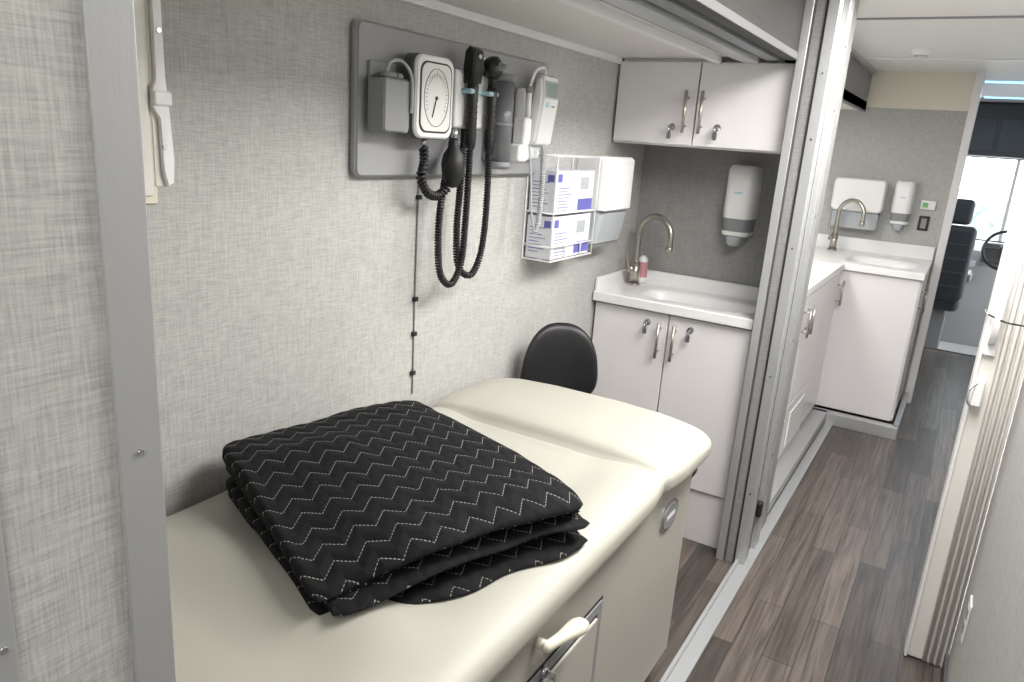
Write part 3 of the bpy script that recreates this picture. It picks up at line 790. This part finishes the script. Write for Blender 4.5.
# ------------------------------------------------------------------ stool
def stool():
    cx, cy = -0.750, 2.13
    g = [lathe('seat', [(0.0001, 0), (0.15, 0), (0.175, 0.012), (0.185, 0.03), (0.175, 0.05), (0.15, 0.062), (0.0001, 0.066)], (cx, cy, 0.49), M_BLVIN, 'Z', 48),
         cyl('gas_lift', (cx, cy, 0.10), (cx, cy, 0.49), 0.025, M_CHROME), cyl('sleeve', (cx, cy, 0.10), (cx, cy, 0.28), 0.034, M_BLACK),
         cyl('hub', (cx, cy, 0.075), (cx, cy, 0.13), 0.045, M_BLACK, bev=0.005)]
    for k in range(5):
        a = 2*math.pi*k/5+0.62; ex, ey = cx-0.03+0.18*math.cos(a), cy+0.18*math.sin(a)
        g.append(tube('leg_%d' % k, [(cx, cy, 0.105), ((cx+ex)/2, (cy+ey)/2, 0.095), (ex, ey, 0.065)], 0.016, M_BLACK))
        g.append(cyl('caster_%d' % k, (ex-0.012*math.sin(a), ey+0.012*math.cos(a), 0.026), (ex+0.012*math.sin(a), ey-0.012*math.cos(a), 0.026), 0.026, M_BLACK, bev=0.004))
    c = Vector((-1.075, 2.135))
    t = Vector((math.cos(math.radians(40)), math.sin(math.radians(40)))); nrm = Vector((t.y, -t.x))
    verts, faces = [], []; nu, nv = 36, 28
    for side in (1, -1):
        for i in range(nu+1):
            for j in range(nv+1):
                u = -1+2*i/nu; v = -1+2*j/nv
                r = (abs(u)**2.6+abs(v)**2.6)**(1/2.6); m = max(abs(u), abs(v))
                k = m/r if r > 0 else 1
                uu, vv = u*k, v*k
                hw = 0.128*(1-0.16*vv)
                edge = math.sqrt(max(0, 1-min(1, m)**6))
                p = c + t*(uu*hw) + nrm*(0.035*(uu**2) + side*0.022*edge)
                verts.append((p.x, p.y, 0.770+0.142*vv))
    n = (nu+1)*(nv+1)
    for s in (0, 1):
        for i in range(nu):
            for j in range(nv):
                a = s*n+i*(nv+1)+j; f = (a, a+1, a+nv+2, a+nv+1)
                faces.append(f if s else f[::-1])
    b = mesh_obj('backrest', verts, faces, M_BLVIN, True)
    bm = bmesh.new(); bm.from_mesh(b.data); bmesh.ops.remove_doubles(bm, verts=bm.verts, dist=1e-4); bmesh.ops.recalc_face_normals(bm, faces=bm.faces); bm.to_mesh(b.data); bm.free()
    g += [b, tube('back_stem', [(cx, cy, 0.480), (-0.95, 2.13, 0.475), (-1.04, 2.135, 0.52), (-1.07, 2.14, 0.72)], 0.012, M_BLACK)]
    group('exam_stool', g)
stool()

# ------------------------------------------------------------------ bay 2 : long counter + sink unit
FX = -0.565
g = [box('carcass', -1.19, FX, 3.06, 4.53, 0.07, 0.89, M_WHITE),
     box('countertop', -1.195, FX+0.025, 3.06, 4.535, 0.892, 0.93, M_PLW, 0.004)]
yy = 3.07
for k, w in enumerate((0.48, 0.48, 0.46)):
    g.append(box('door_%d' % k, FX, FX+0.018, yy+0.003, yy+w-0.003, 0.36 if k < 2 else 0.10, 0.885, M_WHITE, 0.002))
    g += bar_handle(FX+0.018, yy+(0.44 if k % 2 == 0 else 0.05), 0.70, 0.84, '+x')
    if k < 2:
        g.append(box('lower_panel_%d' % k, FX, FX+0.018, yy+0.003, yy+w-0.003, 0.085, 0.35, M_WHITE, 0.002))
        g.append(box('vent_frame_%d' % k, FX+0.018, FX+0.024, yy+0.06, yy+w-0.06, 0.12, 0.30, M_PLW, 0.002))
    yy += w
group('base_cabinet_run', g)
g = [box('carcass', -1.19, -0.155, 4.575, 5.285, 0.07, 0.80, M_WHITE),
     box('front_panel', -0.56, -0.150, 4.555, 4.575, 0.072, 0.892, M_WHITE, 0.002),
     box('end_panel', -0.155, -0.140, 4.575, 5.285, 0.072, 0.892, M_WHITE, 0.002),
     box('edge_front', -0.56, -0.135, 4.535, 4.552, 0.893, 0.931, M_PLW, 0.004),
     box('edge_side', -0.152, -0.135, 4.54, 5.285, 0.893, 0.931, M_PLW, 0.004),
     counter_with_basin(-1.19, -0.137, 4.537, 5.285, 0.930, -0.58, -0.19, 4.66, 5.05),
     box('backsplash', -1.19, -0.137, 5.27, 5.297, 0.925, 1.01, M_PLW, 0.004)]
g += bar_handle(-0.140, 4.66, 0.70, 0.84, '+x')
group('sink_cabinet', g)
faucet(-0.70, 5.12, 0.931, 1, -0.5, 1.1)
soap_dispenser(-0.365, 5.30, 1.245, 0.98)
g = [prism('cover', rrect(-0.77, -0.465, 1.18, 1.385, 0.03), 5.18, 5.299, M_PLW, 'XZ', bev=0.01),
     prism('lower_tray', rrect(-0.755, -0.48, 1.07, 1.18, 0.015), 5.20, 5.299, M_SMOKEL, 'XZ', bev=0.006)]
group('paper_towel_dispenser', g)
group('thermostat', [box('case', -0.265, -0.185, 5.28, 5.299, 1.23, 1.285, M_PLW, 0.004), box('screen', -0.255, -0.225, 5.276, 5.282, 1.243, 1.272, M_GREEN)])
group('wall_outlet', [box('plate', -0.26, -0.20, 5.29, 5.299, 1.10, 1.19, M_BLACK, 0.004), box('insert', -0.245, -0.215, 5.285, 5.292, 1.115, 1.175, M_CABG, 0.002)])
group('wall_outlet', [box('plate', 0.210, 0.2145, 2.14, 2.21, 0.26, 0.375, M_PLW, 0.002), box('socket', 0.2075, 0.2105, 2.155, 2.195, 0.325, 0.355, M_CABG, 0.001), box('socket_2', 0.2075, 0.2105, 2.155, 2.195, 0.28, 0.31, M_CABG, 0.001)])
group('ceiling_vent', [lathe('body', [(0.0001, -0.03), (0.035, -0.028), (0.05, -0.012), (0.055, 0.0)], (-0.35, 4.26, CZ), M_PLW), lathe('ring', [(0.02, -0.032), (0.03, -0.031)], (-0.35, 4.26, CZ), M_GREYP)])  # round body and ring stand for the ceiling vent

# ------------------------------------------------------------------ folding door
g = [box('lead_post', 0.098, 0.150, 2.405, 2.475, 0.005, 1.985, M_DOORW, 0.005),
     box('lead_trim', 0.100, 0.108, 2.395, 2.41, 0.005, 1.985, M_PLW, 0.002)]
n = 7
out = []
for k in range(n+1):
    out.append((0.150+0.063*k/n, 2.402 if k % 2 == 0 else 2.418))
back = [(x, 2.475) for x, _ in out[::-1]]
g.append(prism('pleats', out+back, 0.005, 1.985, M_DOORW, 'XY'))
for k in range(0, n, 2):
    g.append(cyl('rib_%d' % k, (0.150+0.063*(k+0.5)/n+0.002, 2.406, 0.005), (0.150+0.063*(k+0.5)/n+0.002, 2.406, 1.985), 0.0045, M_DOORW, seg=12))
g += [box('top_track', 0.09, 0.214, 2.405, 2.48, 1.985, CZ, M_PLW, 0.003),
      box('handle_plate', 0.108, 0.138, 2.390, 2.404, 1.00, 1.25, M_PLW, 0.004),
      prism('pull', [(2.392, 1.215), (2.362, 1.190), (2.352, 1.150), (2.352, 1.095), (2.362, 1.050), (2.392, 1.030), (2.392, 1.045), (2.370, 1.060), (2.364, 1.095), (2.364, 1.150), (2.370, 1.182), (2.392, 1.198)], 0.114, 0.132, M_PLW, 'YZ', bev=0.002),
      box('latch', 0.108, 0.132, 2.370, 2.404, 0.855, 0.930, M_PLW, 0.004),
      tube('latch_hook', [(0.115, 2.375, 0.925), (0.098, 2.360, 0.905), (0.098, 2.352, 0.875), (0.106, 2.355, 0.86)], 0.0035, M_CHROME)]
group('folding_door', g)
group('bungee_cord', [tube('cord', [(0.100, 2.385, 1.115), (0.14, 2.345, 1.108), (0.18, 2.345, 1.106), (0.2115, 2.33, 1.11)], 0.0025, M_BLACK),
    tube('hook', [(0.100, 2.385, 1.115), (0.092, 2.40, 1.12), (0.092, 2.44, 1.12)], 0.002, M_CHROME),
    cyl('anchor', (0.2145, 2.33, 1.11), (0.206, 2.33, 1.11), 0.008, M_CHROME)])

# ------------------------------------------------------------------ cab
box('floor_cab', -1.2, 1.2, 7.05, 9.0, -0.25, -0.15, M_CABF)
box('trim_step', -0.9, 0.6, 7.052, 7.07, -0.15, 0.006, M_ALUD)
for nm, xa, xb in (('left', -1.25, -1.2), ('right', 1.2, 1.25)):
    y_ = 5.36 if nm == 'left' else 2.5
    box('wall_cab_%s' % nm, xa, xb, y_, 7.2, -0.2, CZ, M_CABG)
    box('wall_cab_%s_lower' % nm, xa, xb, 7.2, 9.0, -0.2, 0.45, M_CABG)
    box('wall_cab_%s_upper' % nm, xa, xb, 7.2, 9.0, 1.6, CZ, M_CABG)
box('ceiling_cab', -1.2, 1.2, 7.05, 9.05, CZ, CZ+0.05, M_CABG)
box('wall_windshield_lower', -1.2, 1.2, 9.0, 9.05, -0.2, 0.80, M_CAB)
box('wall_windshield_upper', -1.2, 1.2, 9.0, 9.05, 1.60, CZ, M_CAB)
box('trim_pillar', 0.30, 0.33, 9.0, 9.04, 0.80, 1.60, M_CABG)
glass = bpy.data.materials.new('clear_glass'); glass.use_nodes = True
nt = glass.node_tree; nt.nodes.clear()
o_ = nt.nodes.new('ShaderNodeOutputMaterial'); mx_ = nt.nodes.new('ShaderNodeMixShader'); mx_.inputs[0].default_value = 0.05
tr_ = nt.nodes.new('ShaderNodeBsdfTransparent'); tr_.inputs[0].default_value = (0.95, 0.97, 0.97, 1)
gl_ = nt.nodes.new('ShaderNodeBsdfGlossy'); gl_.inputs['Roughness'].default_value = 0.05
nt.links.new(tr_.outputs[0], mx_.inputs[1]); nt.links.new(gl_.outputs[0], mx_.inputs[2]); nt.links.new(mx_.outputs[0], o_.inputs[0])
box('window_1', -1.2, 1.2, 9.02, 9.026, 0.80, 1.60, glass)
group('overhead_console', [box('body', -1.0, 1.0, 7.5, 8.2, 1.60, CZ-0.001, M_CAB, 0.02), box('door', -0.35, 0.05, 7.485, 7.5, 1.64, 1.90, M_CAB, 0.004), box('door_2', 0.08, 0.5, 7.485, 7.5, 1.64, 1.90, M_CAB, 0.004)])
group('dashboard', [prism('body', [(8.2, -0.15), (8.2, 0.62), (8.35, 0.74), (8.6, 0.79), (8.97, 0.79), (8.97, -0.15)], -1.0, 1.0, M_CABG, 'YZ'),
    box('instrument_cluster', 0.16, 0.55, 8.16, 8.3, 0.66, 0.84, M_CAB, 0.02),
    box('gauge_row', 0.05, 0.14, 8.17, 8.22, 0.60, 0.66, M_SMOKEL, 0.005), box('gauge_row_2', 0.05, 0.14, 8.17, 8.22, 0.48, 0.54, M_SMOKEL, 0.005)])
M_SEAT = new_mat('seat_fabric_charcoal', (0.045, 0.047, 0.05), 0.7)
g = [box('cushion', -0.42, 0.08, 7.35, 7.85, 0.28, 0.42, M_SEAT, 0.05),
     box('backrest', -0.40, 0.09, 7.30, 7.45, 0.38, 1.02, M_SEAT, 0.05),
     box('headrest', -0.30, 0.03, 7.31, 7.43, 1.03, 1.24, M_SEAT, 0.04),
     box('pedestal', -0.32, 0.0, 7.45, 7.75, -0.15, 0.28, M_CABG, 0.02),
     box('arm', 0.07, 0.12, 7.4, 7.75, 0.55, 0.62, M_CABG, 0.015)]
for z in (0.5, 0.62, 0.74, 0.86): g.append(box('back_stripe', -0.36, 0.05, 7.294, 7.302, z, z+0.015, M_CAB, 0.002))
group('driver_seat', g)
sw = [(0.34+0.17*math.cos(t), 8.02, 0.80+0.17*math.sin(t)) for t in [i*math.pi/16 for i in range(32)]]
group('steering_wheel', [tube('rim', sw, 0.014, M_BLACK, smooth=False, cyclic=True), cyl('hub', (0.34, 8.00, 0.80), (0.34, 8.04, 0.80), 0.05, M_BLACK), cyl('column', (0.34, 8.03, 0.80), (0.34, 8.19, 0.72), 0.03, M_BLACK),
    tube('spoke', [(0.18, 8.02, 0.80), (0.50, 8.02, 0.80)], 0.01, M_BLACK, smooth=False)])
box('trim_blue_led', -0.08, 0.33, 5.75, 5.80, CZ-0.008, CZ, M_BLED)
box('trim_blue_led.001', -0.08, 0.33, 7.0, 7.04, CZ-0.008, CZ, M_BLED)
ga = new_mat('concrete_ground', (0.50, 0.50, 0.50), 0.9)
box('ground', -20, 20, 9.5, 40, -1.0, -0.9, ga)
hm = new_mat('tree_leaves', (0.36, 0.42, 0.40), 0.9)
tn = N(hm, 'ShaderNodeTexNoise'); tn.inputs['Scale'].default_value = 3; tn.inputs['Detail'].default_value = 6
tc_ = N(hm, 'ShaderNodeTexCoord'); L(hm, tc_.outputs['Object'], tn.inputs[0])
cr_ = N(hm, 'ShaderNodeValToRGB'); cr_.color_ramp.elements[0].position = 0.4; cr_.color_ramp.elements[0].color = (0.22, 0.25, 0.24, 1)
cr_.color_ramp.elements[1].position = 0.6; cr_.color_ramp.elements[1].color = (0.50, 0.53, 0.52, 1)
L(hm, tn.outputs[0], cr_.inputs[0]); L(hm, cr_.outputs[0], hm.node_tree.nodes['Principled BSDF'].inputs['Base Color'])
verts, faces = [], []
nx, nz = 160, 16
for i in range(nx+1):
    for j in range(nz+1):
        x = -12+24*i/nx; z = -0.9+1.6*j/nz
        verts.append((x, 24+0.6*noise.noise(Vector((x*1.5, z*1.5, 0))), z+(0.7*noise.noise(Vector((x*1.6, 0, 5)))*j/nz)))
for i in range(nx):
    for j in range(nz):
        a = i*(nz+1)+j; faces.append((a, a+nz+1, a+nz+2, a+1))
mesh_obj('tree_line', verts, faces, hm, True)

# ------------------------------------------------------------------ lights
def lamp(name, x0, x1, y0, y1, z, power, col=(1, 0.975, 0.945)):
    fx = group('ceiling_lamp', [box('frame', x0-0.015, x1+0.015, y0-0.015, y1+0.015, z-0.012, z, M_PLW, 0.003), box('diffuser', x0, x1, y0, y1, z-0.016, z-0.011, M_LAMP)])
    ld = bpy.data.lights.new(name, 'AREA'); ld.shape = 'RECTANGLE'; ld.size = x1-x0; ld.size_y = y1-y0
    ld.energy = power; ld.color = col
    o = bpy.data.objects.new(name, ld); o.location = ((x0+x1)/2, (y0+y1)/2, z-0.02); COL.objects.link(o)
    o.parent = fx; o.matrix_parent_inverse = Matrix.Translation(fx.location).inverted()
lamp('lamp_a', -0.20, 0.12, -0.9, -0.1, CZ, 8)
lamp('lamp_b', -0.26, 0.14, 1.10, 2.2, CZ, 31)
lamp('lamp_d', -0.26, 0.14, 2.46, 2.78, CZ, 21)
lamp('bay_fill', -1.12, -0.80, 3.4, 4.3, LZ, 13)  # unseen fill added on the bay ceiling, stands in for daylight on the cabinets
ld = bpy.data.lights.new('cab_blue', 'AREA'); ld.energy = 8; ld.size = 0.4; ld.color = (0.6, 0.8, 1)
o = bpy.data.objects.new('cab_blue_light', ld); o.location = (0.1, 6.3, CZ-0.03); COL.objects.link(o)

w = bpy.data.worlds.new('World'); S.world = w; w.use_nodes = True
w.node_tree.nodes['Background'].inputs[0].default_value = (0.93, 0.97, 1, 1)
w.node_tree.nodes['Background'].inputs[1].default_value = 8.0

# ------------------------------------------------------------------ camera
Yc = Vector((468, 173, -741)).normalized(); Zc = Vector((192, 2659, 741)).normalized()
Xc = Yc.cross(Zc).normalized(); Zc = Xc.cross(Yc).normalized()
R = Matrix((Xc, Yc, Zc))
cam = bpy.data.cameras.new('camera'); cam.sensor_width = 36; cam.lens = 741/1024*36; cam.clip_start = 0.02
co = bpy.data.objects.new('camera', cam); co.matrix_world = Matrix.Translation((0, 0, 1.5)) @ R.to_4x4(); COL.objects.link(co)
S.camera = co
